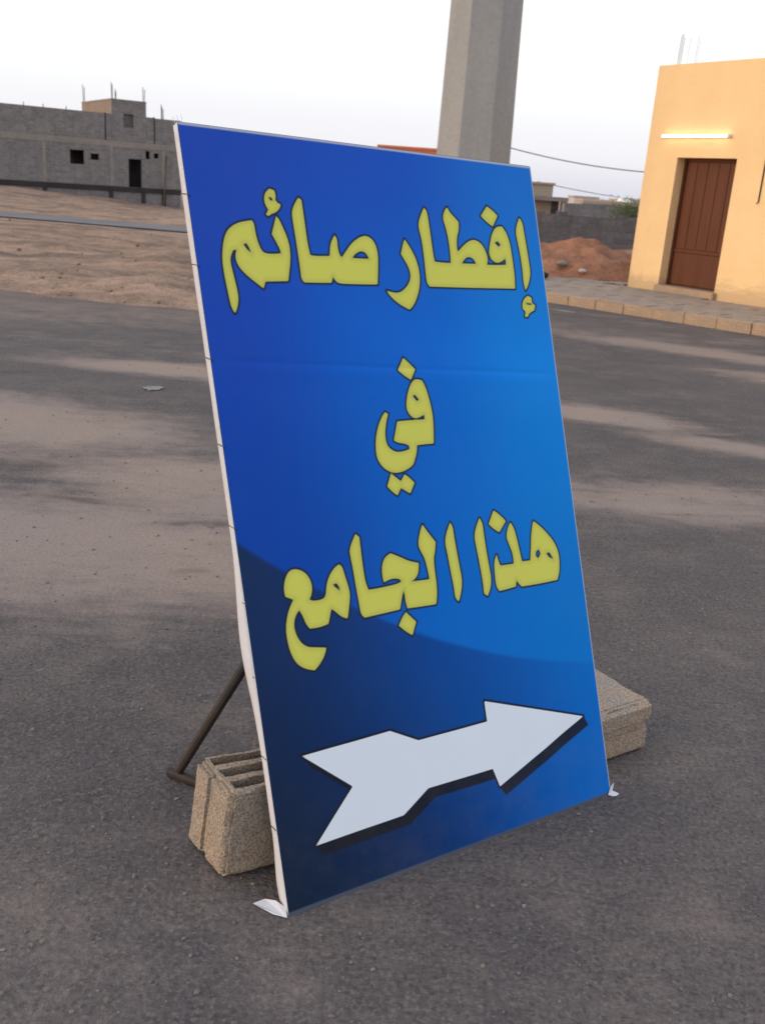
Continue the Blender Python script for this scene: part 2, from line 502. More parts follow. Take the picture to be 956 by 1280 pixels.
# asphalt lot: flat sheet, the sand drifts over its far edge
mb = MB()
ax, ay = [-60 + i * 2 for i in range(61)], [-40 + i * 2 for i in range(26)] + [11.2, 13.2]
ax = sorted(ax)
ay = sorted(set(ay))
nxa = len(ax)
mb.v = [(x, y, 0.0) for y in ay for x in ax]
mb.f = [(j * nxa + i, j * nxa + i + 1, (j + 1) * nxa + i + 1, (j + 1) * nxa + i) for j in range(len(ay) - 1) for i in range(nxa - 1) if ay[j + 1] <= 13.3]
mb.add([(-0.6, 13.2, 0), (30, 13.2, 0), (30, 18.8, 0), (-0.6, 18.8, 0)], [(0, 1, 2, 3)])
tag(mb.build('asphalt_lot', M['asphalt']), kind='structure')

# the narrow road beyond the field
mb = MB()
for i in range(40):
    x = -46 + i * 1.25
    mb.v += [(x, strip_y(x) - 1.15 + 0.12 * fbm(x, 1), 0.012), (x, strip_y(x) + 1.15 + 0.12 * fbm(x, 5), 0.012)]
mb.f = [(2 * i, 2 * i + 2, 2 * i + 3, 2 * i + 1) for i in range(39)]
tag(mb.build('far_road', M['far_road']), kind='structure')

# loose stones: on the asphalt and in the sand
def stones(name, mat, spots, label):
    ico = bmesh.new()
    bmesh.ops.create_icosphere(ico, subdivisions=1, radius=1)
    bv = [v.co.copy() for v in ico.verts]
    bf = [tuple(v.index for v in f.verts) for f in ico.faces]
    ico.free()
    mb = MB()
    for (x, y, z, r) in spots:
        a = random.uniform(0, 6.28)
        sx, sy, sz = random.uniform(.7, 1.3), random.uniform(.6, 1.0), random.uniform(.45, .8)
        vs = []
        for p in bv:
            q = Vector((p.x * sx, p.y * sy, p.z * sz)) * r * random.uniform(.82, 1.15)
            vs.append((x + q.x * math.cos(a) - q.y * math.sin(a), y + q.x * math.sin(a) + q.y * math.cos(a), z + q.z + r * 0.25))
        mb.add(vs, bf)
    ob = mb.build(name, mat)
    tag(ob, label, 'gravel', kind='stuff')

random.seed(4)
sp = []
for i in range(5200):
    y = 0.9 + 11 * random.random() ** 1.5
    x = random.uniform(-1, 1) * (0.75 + y * 0.55)
    sp.append((x, y, 0.0, random.choice((.0018, .0022, .003, .003, .004, .0065)) * (1 + 0.03 * y)))
stones('loose_gravel', M['stone'], sp, 'loose small stones and grit scattered over the asphalt')
sp = []
for i in range(520):
    y = 11.5 + 18 * random.random() ** 1.4
    x = random.uniform(-1, 0.45) * (0.5 * y)
    if y > lot_edge(x) and x < 1 :
        sp.append((x, y, ground_z(x, y), random.uniform(.010, .035) * random.choice((.6, .8, 1, 1.6))))
stones('field_rubble', rough_mat('field_stone', (0.28, 0.19, 0.135), (0.20, 0.15, 0.12), 4, 0.95, .004), sp, 'small stones and rubble strewn over the sandy field')

# ------------------------------------------------------------------ pavement with kerb stones and pavers
pave = empty('pavement')
pave['kind'] = 'structure'
K0, kd = Vector((-0.9, 18.8, 0)), Vector((2.53, -2.51, 0)).normalized()
kn = Vector((-kd.y, kd.x, 0))          # towards the building
MK = Matrix((kd, kn, Vector((0, 0, 1)))).transposed().to_4x4()
MK.translation = K0
def clipped(mbv): return mbv
# kerb stones, 0.5 m each, worn edges
random.seed(9)
kerb_meshes = []
for q in range(4):
    bm = bmesh.new()
    bmesh.ops.create_cube(bm, size=1)
    for v in bm.verts:
        v.co = Vector((v.co.x * 0.497, v.co.y * 0.15, v.co.z * 0.2))
    bmesh.ops.bevel(bm, geom=[e_ for e_ in bm.edges], offset=0.008, segments=2, affect='EDGES')
    for v in bm.verts:
        v.co += Vector((random.gauss(0, .003), random.gauss(0, .004), random.gauss(0, .003)))
    me = bpy.data.meshes.new('kerb_stone')
    bm.to_mesh(me)
    bm.free()
    me.materials.append(M['kerb'])
    kerb_meshes.append(me)
for i in range(30):
    ob = link('kerb_stone', random.choice(kerb_meshes), None, pave)
    lm = Matrix.Translation((0.25 + i * 0.5, 0.075 + random.gauss(0, .006), 0.045 + random.gauss(0, .003))) @ Matrix.Rotation(random.gauss(0, .006), 4, 'Z') @ Matrix.Rotation(random.gauss(0, .012), 4, 'Y')
    ob.matrix_local = MK @ lm
# bed and pavers, cut off along the back edge by the building line
bed = MB()
pts = [(-0.7, 18.75), (9.6, 8.5), (12.5, 9.5), (4.9, 19.1), (2.2, 19.3)]
bed.add([(x, y, .108) for x, y in pts], [tuple(range(5))])
ob = bed.build('paver_bed', M['bed'], pave)
W0, we = Vector((4.224, 18.266, 0)), Vector((0.577, -0.81674, 0))
wn_ = Vector((-0.81674, -0.577, 0))
pm = []
for q in range(4):
    b_ = MB().box(-.194, .194, -.194, .194, -.03, .0)
    pm.append(b_.mesh('paver'))
    for v in pm[-1].vertices: v.co.z += random.gauss(0, .0035) if v.co.z > -.01 else 0
    pm[-1].materials.append(M['paver'])
for i in range(36):
    for j in range(9):
        c = MK @ Vector((0.05 + .4 * i + .2 * (j % 2), .36 + .4 * j, 0))
        if c.y > 18.95 or (c - W0).dot(wn_) < 0.16 and (c - W0).dot(we) > -0.15: continue
        if c.y < 9: continue
        ob = link('paver', random.choice(pm), None, pave)
        ob.matrix_local = MK @ Matrix.Translation((0.05 + .4 * i + .2 * (j % 2), .36 + .4 * j, .133 + random.gauss(0, .003))) @ Matrix.Rotation(random.choice((0, math.pi / 2, math.pi)) + random.gauss(0, .01), 4, 'Z')

# ================================================================== the leaning sign
GLYPH = {'A':[[(549,13477),(475,13615),(444,13957),(413,14297),(405,14638),(455,14937),(536,15195),(662,15370),(863,15485),(1057,15536),(1241,15565),(1289,15502),(1294,15263),(1331,15047),(1394,14883),(1482,14824),(1674,14815),(1882,14833),(1861,14930),(1788,15104),(1705,15277),(1794,15500),(1869,15687),(1933,15615),(2022,15376),(2090,15157),(2114,14936),(2086,14670),(2019,14403),(1966,14203),(1393,14190),(1323,14032),(1150,14162),(938,14333),(796,14495),(733,14644),(732,14773),(783,14903),(687,14879),(606,14727),(592,14599),(615,14428),(641,14214),(667,14000),(675,13785),(608,13571)],[(949,15028),(1037,15047),(1095,14954),(1137,14816),(1038,14888)],[(1786,16311),(1903,16274),(1922,16165),(1896,16054),(1946,15990),(2020,15959),(1977,15860),(1856,15766),(1755,15739),(1674,15679),(1621,15720),(1694,15824),(1636,15931),(1616,16061),(1667,16217)],[(1722,16128),(1807,16115),(1855,16038),(1772,16034)],[(2504,16143),(2572,16089),(2575,15933),(2581,15620),(2581,15262),(2593,14993),(2618,14805),(2768,14786),(3141,14794),(3165,14963),(3214,15123),(3333,15295),(3387,15197),(3371,15014),(3398,14832),(3452,14764),(3564,14881),(3754,15093),(3964,15237),(4193,15323),(4374,15250),(4472,15089),(4499,14856),(4451,14527),(4378,14138),(3777,14134),(3299,14145),(3204,14213),(3158,14326),(3093,14166),(2731,14164),(2376,14171),(2311,14250),(2315,14451),(2309,14763),(2296,15208),(2282,15563),(2281,15807),(2382,15990)],[(3733,14756),(3858,14879),(4030,14947),(4158,14895),(4235,14748)]],
'B':[[(5337,15265),(5465,15078),(5579,14865),(5648,14626),(5671,14385),(5628,14096),(5513,13832),(5365,13616),(5235,13521),(5073,13594),(4863,13714),(4690,13880),(4622,13988),(4784,13941),(4980,13927),(5165,14023),(5334,14190),(5403,14382),(5362,14573),(5271,14739),(5179,14894),(5255,15096)],[(6040,16075),(6112,16001),(6129,15799),(6138,15459),(6146,15120),(6154,14853),(6176,14722),(6443,14697),(6673,14692),(6692,14938),(6694,15233),(6662,15551),(6585,15842),(6675,16042),(6766,16120),(6848,15976),(6984,15859),(7078,15749),(7047,15540),(6958,15364),(6917,15091),(6938,14983),(7193,15198),(7464,15330),(7705,15252),(7836,15065),(7894,14814),(7833,14667),(8129,14661),(8471,14672),(8472,14851),(8340,14762),(8190,14718),(8048,14766),(7957,14891),(7965,15068),(8045,15297),(8129,15502),(8285,15675),(8484,15693),(8621,15519),(8691,15240),(8709,14933),(8720,14574),(8714,14317),(8678,14044),(7907,14057),(6960,14068),(5934,14098),(5860,14194),(5859,14388),(5865,14823),(5859,15257),(5808,15544),(5818,15689),(5942,15936)],[(8170,15266),(8279,15299),(8375,15200),(8281,15142)],[(7011,14688),(7137,14824),(7270,14876),(7417,14815),(7491,14681)],[(8056,16207),(8251,16090),(8382,15969),(8176,15681),(7981,15800),(7824,15945)],[(9135,15950),(9223,15824),(9238,15618),(9258,15307),(9277,14997),(9297,14686),(9290,14426),(9181,14165),(9054,13999),(9006,14216),(9029,14578),(9006,14991),(8961,15350),(8939,15556),(9012,15764)],[(9119,13854),(9227,13802),(9227,13672),(9331,13593),(9276,13464),(9095,13398),(9010,13285),(8910,13296),(8963,13415),(8864,13519),(8888,13673),(8989,13802)],[(8969,13673),(9172,13667),(9244,13604),(9028,13616)]],
'C':[[(4868,12332),(5016,12203),(5190,12041),(5010,11785),(4839,11886),(4669,12032)],[(5180,11793),(5344,11754),(5434,11594),(5492,11340),(5530,11087),(5550,10834),(5523,10521),(5469,10164),(5222,10169),(4957,10166),(4933,10006),(4851,9827),(4773,9679),(4535,9578),(4309,9539),(4130,9562),(3929,9667),(3779,9863),(3742,10048),(3763,10289),(3822,10526),(3928,10760),(4043,10935),(4147,11034),(4223,10984),(4154,10836),(4088,10627),(4061,10447),(4070,10263),(4160,10134),(4310,10044),(4492,10038),(4643,10062),(4740,10085),(4716,10179),(4595,10236),(4416,10266),(4298,10336),(4388,10575),(4463,10784),(4751,10788),(5294,10779),(5286,10908),(5152,10845),(4998,10824),(4878,10894),(4788,11039),(4797,11224),(4865,11437),(4971,11648),(5082,11766)],[(4997,11392),(5085,11409),(5198,11278),(5117,11243)],[(4091,9539),(4220,9434),(4350,9320),(4484,9485),(4617,9385),(4746,9248),(4579,9003),(4461,9077),(4327,9168),(4200,8998),(4079,9088),(3939,9240)]],
'D':[[(1185,7649),(1372,7576),(1502,7445),(1572,7234),(1545,7037),(1459,6896),(1542,6846),(1794,6839),(1895,6912),(1940,7152),(2046,7361),(2197,7518),(2335,7579),(2414,7508),(2451,7298),(2515,7014),(2530,6829),(2466,6566),(2385,6298),(2238,6356),(2080,6520),(1989,6603),(1929,6434),(1864,6265),(1630,6227),(1382,6242),(1300,6368),(1252,6554),(1175,6709),(1060,6588),(991,6380),(1023,6154),(1118,5959),(1273,5827),(1492,5784),(1736,5727),(1659,5541),(1508,5370),(1379,5276),(1156,5353),(956,5505),(844,5748),(795,6021),(789,6329),(869,6622),(971,6824),(1073,6961),(882,7059),(868,7237),(927,7447),(1032,7606)],[(2091,7137),(2208,7163),(2282,7029),(2263,6964)],[(2873,8219),(2968,8138),(2967,7908),(2968,7586),(2975,7263),(2994,7029),(3050,6859),(3374,6852),(3873,6865),(4020,6913),(3948,6995),(3730,7029),(3501,6972),(3482,7138),(3504,7368),(3615,7561),(3791,7630),(4025,7516),(4285,7369),(4575,7279),(4538,7069),(4463,6948),(4295,6860),(4838,6831),(4817,7075),(4773,7369),(4684,7550),(4624,7726),(4711,8001),(4822,8202),(4953,7993),(5148,7726),(5105,7514),(5030,7332),(5017,7044),(5025,6705),(5000,6420),(4937,6198),(4514,6213),(4090,6239),(4055,6387),(4055,6576),(4048,6719),(3966,6544),(3867,6254),(3395,6243),(2852,6233),(2760,6332),(2747,6610),(2721,6981),(2702,7396),(2669,7721),(2666,7882),(2773,8073)],[(4021,6156),(4291,5871),(4132,5568),(3953,5696),(3772,5871),(3891,6038)]],
'E':[[(5655,8145),(5722,8030),(5726,7736),(5757,7340),(5788,6943),(5811,6694),(5755,6408),(5625,6145),(5532,6249),(5534,6542),(5497,6938),(5472,7332),(5429,7678),(5512,7910)],[(6599,8141),(6679,8007),(6677,7708),(6690,7256),(6717,6852),(6733,6549),(6671,6308),(6549,6128),(6450,6220),(6455,6543),(6424,6995),(6387,7448),(6363,7699),(6461,7935)],[(7002,7136),(7038,6955),(7084,6837),(7536,6820),(7544,7084),(7455,7351),(7390,7563),(7492,7803),(7586,7903),(7680,7753),(7734,7465),(7772,7154),(7816,6840),(8100,6824),(8171,7149),(8247,7551),(8361,7847),(8573,7690),(8810,7451),(9011,7189),(9120,6911),(9112,6597),(9051,6343),(8954,6174),(8301,6173),(7701,6192),(7601,6310),(7555,6394),(7509,6223),(7245,6205),(6953,6197),(6865,6327),(6868,6678),(6901,6975)],[(8320,7025),(8431,7087),(8478,6950),(8371,6836),(8297,6924)],[(8664,6960),(8798,6941),(8917,6730),(8744,6818)],[(7082,8283),(7284,8133),(7439,7962),(7185,7701),(7010,7814),(6873,7957)]],
'F':[[(798,3426),(3171,3431),(3946,3009),(6047,2980),(6036,3509),(9289,2358),(6186,1266),(6032,1764),(4059,1795),(3269,1351),(864,1342),(1994,2404)]]}
SO = Vector((-0.14305, 1.73410, 0.0))
SU, SV, SN = Vector((0.83168, 0.555255, 0)), Vector((-0.192342, 0.288096, 0.938086)), Vector((0.520877, -0.780187, 0.346403))
MS = Matrix((SU, SV, SN)).transposed().to_4x4()      # local x: along the foot, y: up the board, z: out of the face
sign = empty('street_sign', SO, 'tall blue leaning sign with yellow Arabic lettering and a white arrow', 'sign')
sign.rotation_euler = MS.to_3x3().to_euler()
SW, SH = 0.997, 1.75
def bend(a, b):                       # board parameters to sign-local metres: the frame is slightly out of square
    return a - 0.0131 * b, b * (1.008 - 0.0155 * a / SW)
def ripple(a, b):                     # slack vinyl: shallow folds, a crease, tight at the edges
    e_ = min(1, min(a, SW - a) / 0.08) * min(1, min(b, SH - b) / 0.08)
    e_ = max(0, e_)
    z = 0.0048 * fbm(a * 2.2, b * 1.1, 4.0, 3) + 0.0018 * fbm(a * 7 + b * 2, b * 2.0, 8.0, 2)
    z -= 0.0013 * math.exp(-((b - 1.235 + 0.055 * a) / 0.006) ** 2)
    z += 0.0010 * math.exp(-((b - 1.215 + 0.055 * a) / 0.02) ** 2)
    z += 0.0012 * math.exp(-((a - 0.075 - 0.01 * b) / 0.004) ** 2) * sstep(1.2, 1.5, b)
    return z * e_

def smooth_poly(P, it=2):
    P = np.array(P, float)
    for _ in range(it):
        prv, nxt = np.roll(P, 1, 0), np.roll(P, -1, 0)
        a, b = P - prv, nxt - P
        cosang = (a * b).sum(1) / (np.linalg.norm(a, axis=1) * np.linalg.norm(b, axis=1) + 1e-12)
        corner = cosang < math.cos(rad(46))
        out = []
        for i in range(len(P)):
            if corner[i]: out.append(P[i])
            else:
                out.append(P[i] * .75 + prv[i] * .25)
                out.append(P[i] * .75 + nxt[i] * .25)
        P = np.array(out)
    return P

def sdf(polys, X, Y):
    best = np.full(X.shape, 1e9)
    inside = np.zeros(X.shape, bool)
    for P in polys:
        Q = np.roll(P, -1, 0)
        for (x0, y0), (x1, y1) in zip(P, Q):
            dx, dy = x1 - x0, y1 - y0
            t = np.clip(((X - x0) * dx + (Y - y0) * dy) / (dx * dx + dy * dy + 1e-14), 0, 1)
            d = (X - x0 - t * dx) ** 2 + (Y - y0 - t * dy) ** 2
            np.minimum(best, d, out=best)
            if y0 != y1:
                cross = ((y0 > Y) != (y1 > Y)) & (X < dx * (Y - y0) / dy + x0)
                inside ^= cross
    return np.where(inside, -1, 1) * np.sqrt(best)

GN = 0.0035
na, nb = int(SW / GN), int(SH / GN)
A_, B_ = np.meshgrid(np.linspace(0, SW, na + 1), np.linspace(0, SH, nb + 1))
X_, Y_ = A_ - 0.0131 * B_, B_ * (1.008 - 0.0155 * A_ / SW)
letter = np.full(A_.shape, 0.5)
arrow = np.full(A_.shape, 0.5)
shadow = np.full(A_.shape, 0.5)
word = np.zeros(A_.shape, int)
groups = {1: [('A', None)], 2: [('B', None)], 3: [('C', None)], 4: [('D', None), ('E', None)]}
for key, wid in (('A', 1), ('B', 2), ('C', 3), ('D', 4), ('E', 4)):
    polys = [smooth_poly(np.array(p) / 1e4) for p in GLYPH[key]]
    allp = np.concatenate(polys)
    x0, y0, x1, y1 = allp[:, 0].min() - .03, allp[:, 1].min() - .03, allp[:, 0].max() + .03, allp[:, 1].max() + .03
    sel = (X_ > x0) & (X_ < x1) & (Y_ > y0) & (Y_ < y1)
    d = sdf(polys, X_[sel], Y_[sel])
    w_ = word[sel]
    w_[d < 0.0075] = wid
    word[sel] = w_
    letter[sel] = np.minimum(letter[sel], d)
AP = np.array(GLYPH['F'][0]) / 1e4
arrow = sdf([AP], X_, Y_)
sh = None
for kk in range(0, 9):
    f_ = kk / 8
    d = sdf([AP + np.array([0.016, -0.026]) * f_], X_, Y_)
    sh = d if sh is None else np.minimum(sh, d)
shadow = np.minimum(sh, arrow - 0.0045)
word[(shadow < 0.004)] = 5

# printed background: measured inks over the board (sRGB), blended smoothly
def lin(c):
    c = np.array(c, float) / 255
    return np.where(c <= .04045, c / 12.92, ((c + .055) / 1.055) ** 2.4)
INK = [((.02, 1.72), (44, 60, 166)), ((.5, 1.72), (36, 66, 176)), ((.97, 1.70), (30, 92, 192)), ((.02, 1.3), (34, 58, 168)), ((.5, 1.3), (12, 82, 190)), ((.97, 1.3), (8, 108, 206)),
       ((.02, .95), (18, 56, 158)), ((.5, .95), (0, 84, 188)), ((.97, .95), (2, 106, 202)), ((.15, .78), (14, 54, 152)), ((.6, .6), (0, 88, 188)), ((.97, .55), (0, 98, 190))]
INK2 = [((.0, .80), (30, 38, 82)), ((.02, .4), (25, 29, 60)), ((.02, .05), (24, 26, 46)), ((.3, .6), (20, 44, 112)), ((.3, .3), (20, 34, 84)), ((.3, .05), (22, 29, 60)), ((.5, .15), (14, 42, 108)), ((.6, .4), (0, 76, 171)),
        ((.75, .12), (2, 66, 156)), ((.97, .3), (0, 95, 193)), ((.97, .05), (0, 86, 183)), ((.5, .5), (12, 62, 150))]
def blend(S):
    num = np.zeros(A_.shape + (3,))
    den = np.zeros(A_.shape)
    for (a, b), c in S:
        w_ = np.exp(-(((A_ - a) / .26) ** 2 + ((B_ - b) / .26) ** 2)) + 1e-5
        num += w_[..., None] * lin(c)
        den += w_
    return num / den[..., None]
cs, ct = [-.02, .092, .237, .425, .661, 1.02], [.85, .767, .669, .562, .466, .372]
pc = np.polyfit(cs, ct, 3)
dv = B_ - np.polyval(pc, A_)
kk = 1 / (1 + np.exp(-dv / 0.0022))[..., None]
ink = blend(INK) * kk + blend(INK2) * (1 - kk)
# pale sweep across the upper half
sweep = np.exp(-((B_ - (1.27 - .25 * (A_ - .5) + 0.25 * (A_ - .5) ** 2)) / .10) ** 2) * np.clip((A_ - .15) / .5, 0, 1)
ink *= (1 + .10 * sweep)[..., None]
ink *= np.array([0.55, 1.30, 1.0])
ink /= 0.86                                    # photographed tone to ink reflectance
halo_hem = ((B_ > SH - 0.006) | (A_ > SW - .003))[..., None]  # bright halo along the top and right edges, painted into the ink
ink = np.where(halo_hem, np.array([.42, .45, .55]), ink)
halo_hem = (B_ < 0.010)[..., None]
ink = np.where(halo_hem, np.array([.075, .085, .12]), ink)

def mat_print():
    t = NT('printed_vinyl', 0.5, 0.10)
    w = t.coord('Object')
    L, Ar, Sh = t.attr('letter'), t.attr('arrow'), t.attr('shadow')
    bgc = t.attr('ink', 'Color')
    # soft dark outline, then the yellow, then the arrow on its black drop shadow
    col = t.mix(t.rng(L, 0.0025, 0.0075, 0.95, 0.0), bgc, (0.012, 0.018, 0.034))
    yel = t.mix(t.rng(L, -0.014, -0.001), (0.66, 0.64, 0.11), (0.57, 0.555, 0.105))
    col = t.mix(t.rng(L, -0.0015, 0.0018, 1.0, 0.0), col, yel)
    col = t.mix(t.rng(Sh, -0.001, 0.0035, 0.96, 0.0), col, (0.012, 0.014, 0.022))
    col = t.mix(t.rng(Ar, -0.0012, 0.0012, 1.0, 0.0), col, (0.74, 0.78, 0.86))
    dust = t.noise(w, 5, 7, 0.7)
    fine = t.noise(w, 90, 4, 0.7)
    scr = t.noise(t.coord('Object', (14, 2, 1), (0, 0, rad(30))), 4, 5, 0.6)
    sy = t.n.new('ShaderNodeSeparateXYZ')
    t.l.new(w, sy.inputs[0])
    low = t.rng(sy.outputs['Y'], 0.0, 0.35, 0.06, 0.01)
    col = t.mix(t.math('MULTIPLY', t.rng(dust, 0.35, 0.75), low), col, (0.40, 0.34, 0.29))
    col = t.mix(t.rng(scr, 0.72, 0.80, 0, 0.03), col, (0.5, 0.5, 0.55))
    weave = t.noise(w, 420, 2, 0.5)
    n = t.bump(weave, 0.0004, 0.35, t.bump(dust, 0.004, 0.15))
    return t.done(col, n, t.rng(fine, 0.3, 0.7, 0.45, 0.6))
M['print'] = mat_print()

V_ = np.stack([X_.ravel(), Y_.ravel(), np.array([ripple(a, b) for a, b in zip(A_.ravel(), B_.ravel())])], 1)
cellw = np.maximum.reduce([word[:-1, :-1], word[1:, :-1], word[:-1, 1:], word[1:, 1:]])
I_ = np.arange((na + 1) * (nb + 1)).reshape(nb + 1, na + 1)
quads = np.stack([I_[:-1, :-1], I_[:-1, 1:], I_[1:, 1:], I_[1:, :-1]], -1)
def print_part(name, wid, label=None):
    Q = quads[cellw == wid].reshape(-1, 4)
    used, inv = np.unique(Q, return_inverse=True)
    me = bpy.data.meshes.new(name)
    me.from_pydata(V_[used].tolist(), [], inv.reshape(-1, 4).tolist())
    me.polygons.foreach_set('use_smooth', [True] * len(me.polygons))
    for an, arr in (('letter', letter), ('arrow', arrow), ('shadow', shadow)):
        at = me.attributes.new(an, 'FLOAT', 'POINT')
        at.data.foreach_set('value', arr.ravel()[used].astype(np.float32))
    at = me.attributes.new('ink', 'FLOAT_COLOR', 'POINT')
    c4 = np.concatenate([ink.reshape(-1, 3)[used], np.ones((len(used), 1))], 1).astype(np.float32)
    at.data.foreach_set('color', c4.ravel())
    ob = link(name, me, M['print'], sign)
    if label: ob['label'] = label
    return ob
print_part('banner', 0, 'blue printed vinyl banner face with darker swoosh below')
print_part('lettering', 1, 'yellow Arabic word at the upper left of the banner')
print_part('lettering', 2, 'yellow Arabic word at the upper right of the banner')
print_part('lettering', 3, 'short yellow Arabic word in the middle of the banner')
print_part('lettering', 4, 'yellow Arabic words above the arrow')
print_part('arrow', 5, 'white arrow pointing right with black drop shadow')

# frame of steel tube behind the vinyl
def L2(a, b, z):
    x, y = bend(a, b)
    return Vector((x, y, z))
def bar(name, p, q, w, d, mat, parent, zoff=0):
    p, q = Vector(p), Vector(q)
    ax_ = (q - p).normalized()
    ref = Vector((0, 0, 1)) if abs(ax_.z) < .9 else Vector((1, 0, 0))
    sd = ax_.cross(ref).normalized()
    up = sd.cross(ax_)
    mm = Matrix((ax_, sd, up)).transposed().to_4x4()
    mm.translation = p
    b_ = MB().box(0, (q - p).length, -w / 2, w / 2, -d / 2, d / 2, mm)
    return b_.build(name, mat, parent, bevel=0.003)
bar('frame_upright', L2(.021, .004, -.021), L2(.021, SH - .006, -.021), .03, .03, M['steel'], sign)
bar('frame_upright', L2(SW - .021, .004, -.021), L2(SW - .021, SH - .006, -.021), .03, .03, M['steel'], sign)
for b in (.021, .84, SH - .024):
    bar('frame_rail', L2(.038, b, -.021), L2(SW - .038, b, -.021), .029, .029, M['steel'], sign)
# vinyl turned round the left edge, slack towards the foot
def edge_strip(a0, depth, name, label):
    mb = MB()
    n_ = 90
    for i in range(n_ + 1):
        b = SH * i / n_
        d = depth(b)
        bulge = 0.006 * math.exp(-((b - .62) / .16) ** 2) + .003 * fbm(b * 5, 2)
        sgn = -1 if a0 < .5 else 1
        for t_ in (0, .33, .7, 1.0):
            x, y = bend(a0, b)
            mb.v.append((x + sgn * (0.001 + bulge * math.sin(t_ * 3.0)), y, -0.0005 - d * t_))
    mb.f = [(i * 4 + j, i * 4 + j + 1, i * 4 + j + 5, i * 4 + j + 4) for i in range(n_) for j in range(3)]
    ob = mb.build(name, M['vinyl_back'], sign, smooth=True)
    s_ = ob.modifiers.new('t', 'SOLIDIFY')
    s_.thickness = 0.0008
    ob['label'] = label
    return ob
edge_strip(0.0, lambda b: .025 + .003 * fbm(b * 3, 5) + .030 * math.exp(-((b - .60) / .14) ** 2) + .016 * math.exp(-((b - .06) / .07) ** 2), 'edge_wrap', 'white vinyl turned round the left edge, sagging low down')
edge_strip(SW, lambda b: .030, 'edge_wrap', 'white vinyl turned round the right edge')
mb = MB()
for i in range(31):
    a = SW * i / 30
    for t_ in (0, 1):
        x, y = bend(a, SH)
        mb.v.append((x, y + .001 - .002 * t_, -.0005 - .034 * t_))
mb.f = [(2 * i, 2 * i + 1, 2 * i + 3, 2 * i + 2) for i in range(30)]
mb.build('edge_wrap', M['vinyl_back'], sign)
# stitches of twine along the left edge
for b in (1.594, 1.441, 1.237, 1.047, .867, .70, .535, .352, .193):
    x, y = bend(0, b)
    MB().tube([(x + .005, y - .004, .0016), (x + .001, y - .001, .0025), (x - .003, y + .002, -.004), (x - .0035, y + .006, -.014), (x - .004, y + .008, -.022)], .0010, 5).build('twine_stitch', M['thread'], sign)
for k_ in range(3):
    x, y = bend(0.0 + .006 * k_, SH)
    MB().tube([(x, y - .004, -.01), (x - .004 + .004 * (k_ % 3), y + .012 + .004 * (k_ % 2), -.012), (x - .006 + .004 * k_, y + .014 + .004 * (k_ % 3), -.010)], .0006, 4).build('loose_thread', M['vinyl_back'], sign)
# corner flaps lying on the ground (given in world metres)
MSI = (Matrix.Translation(SO) @ MS).inverted()
def flap(P, label):
    mb = MB()
    mb.v = [tuple(MSI @ Vector(p)) for p in P]
    n3 = len(P)
    mb.f = [(0, i, i + 1) for i in range(1, n3 - 1)]
    ob = mb.build('corner_flap', M['vinyl_back'], sign)
    ob.modifiers.new('t', 'SOLIDIFY').thickness = .001
    ob['label'] = label
flap([(-.148, 1.726, .004), (-.153, 1.748, .012), (-.178, 1.764, .016), (-.205, 1.776, .008), (-.229, 1.765, .003), (-.205, 1.748, .006), (-.180, 1.736, .002)], 'white vinyl corner folded out on the asphalt, left foot')
flap([(.676, 2.279, .003), (.683, 2.293, .022), (.694, 2.306, .026), (.690, 2.294, .008), (.708, 2.288, .004), (.700, 2.279, .002), (.688, 2.274, .003)], 'white vinyl corner folded out on the asphalt, right foot')
# back struts and ground bars
def wbar(name, p, q, w):
    mb = MB().tube([MSI @ Vector(p), MSI @ Vector(q)], w, 10)
    return mb.build(name, M['steel'], sign, smooth=False)
sl_top = Matrix.Translation(SO) @ MS @ L2(.26, .84, -.035)
sr_top = Matrix.Translation(SO) @ MS @ L2(.80, .84, -.035)
FL, FR = Vector((-.497, 2.214, .03)), Vector((.36, 2.80, .03))
wbar('strut', FL, sl_top, .013)
wbar('strut', FR, sr_top, .013)
wbar('foot_bar', (-.528, 2.231, .014), (-.440, 2.190, .013), .013)
bar('foot_bar', MSI @ Vector((.32, 2.80, .016)), MSI @ Vector((.41, 2.79, .016)), .035, .03, M['steel'], sign)

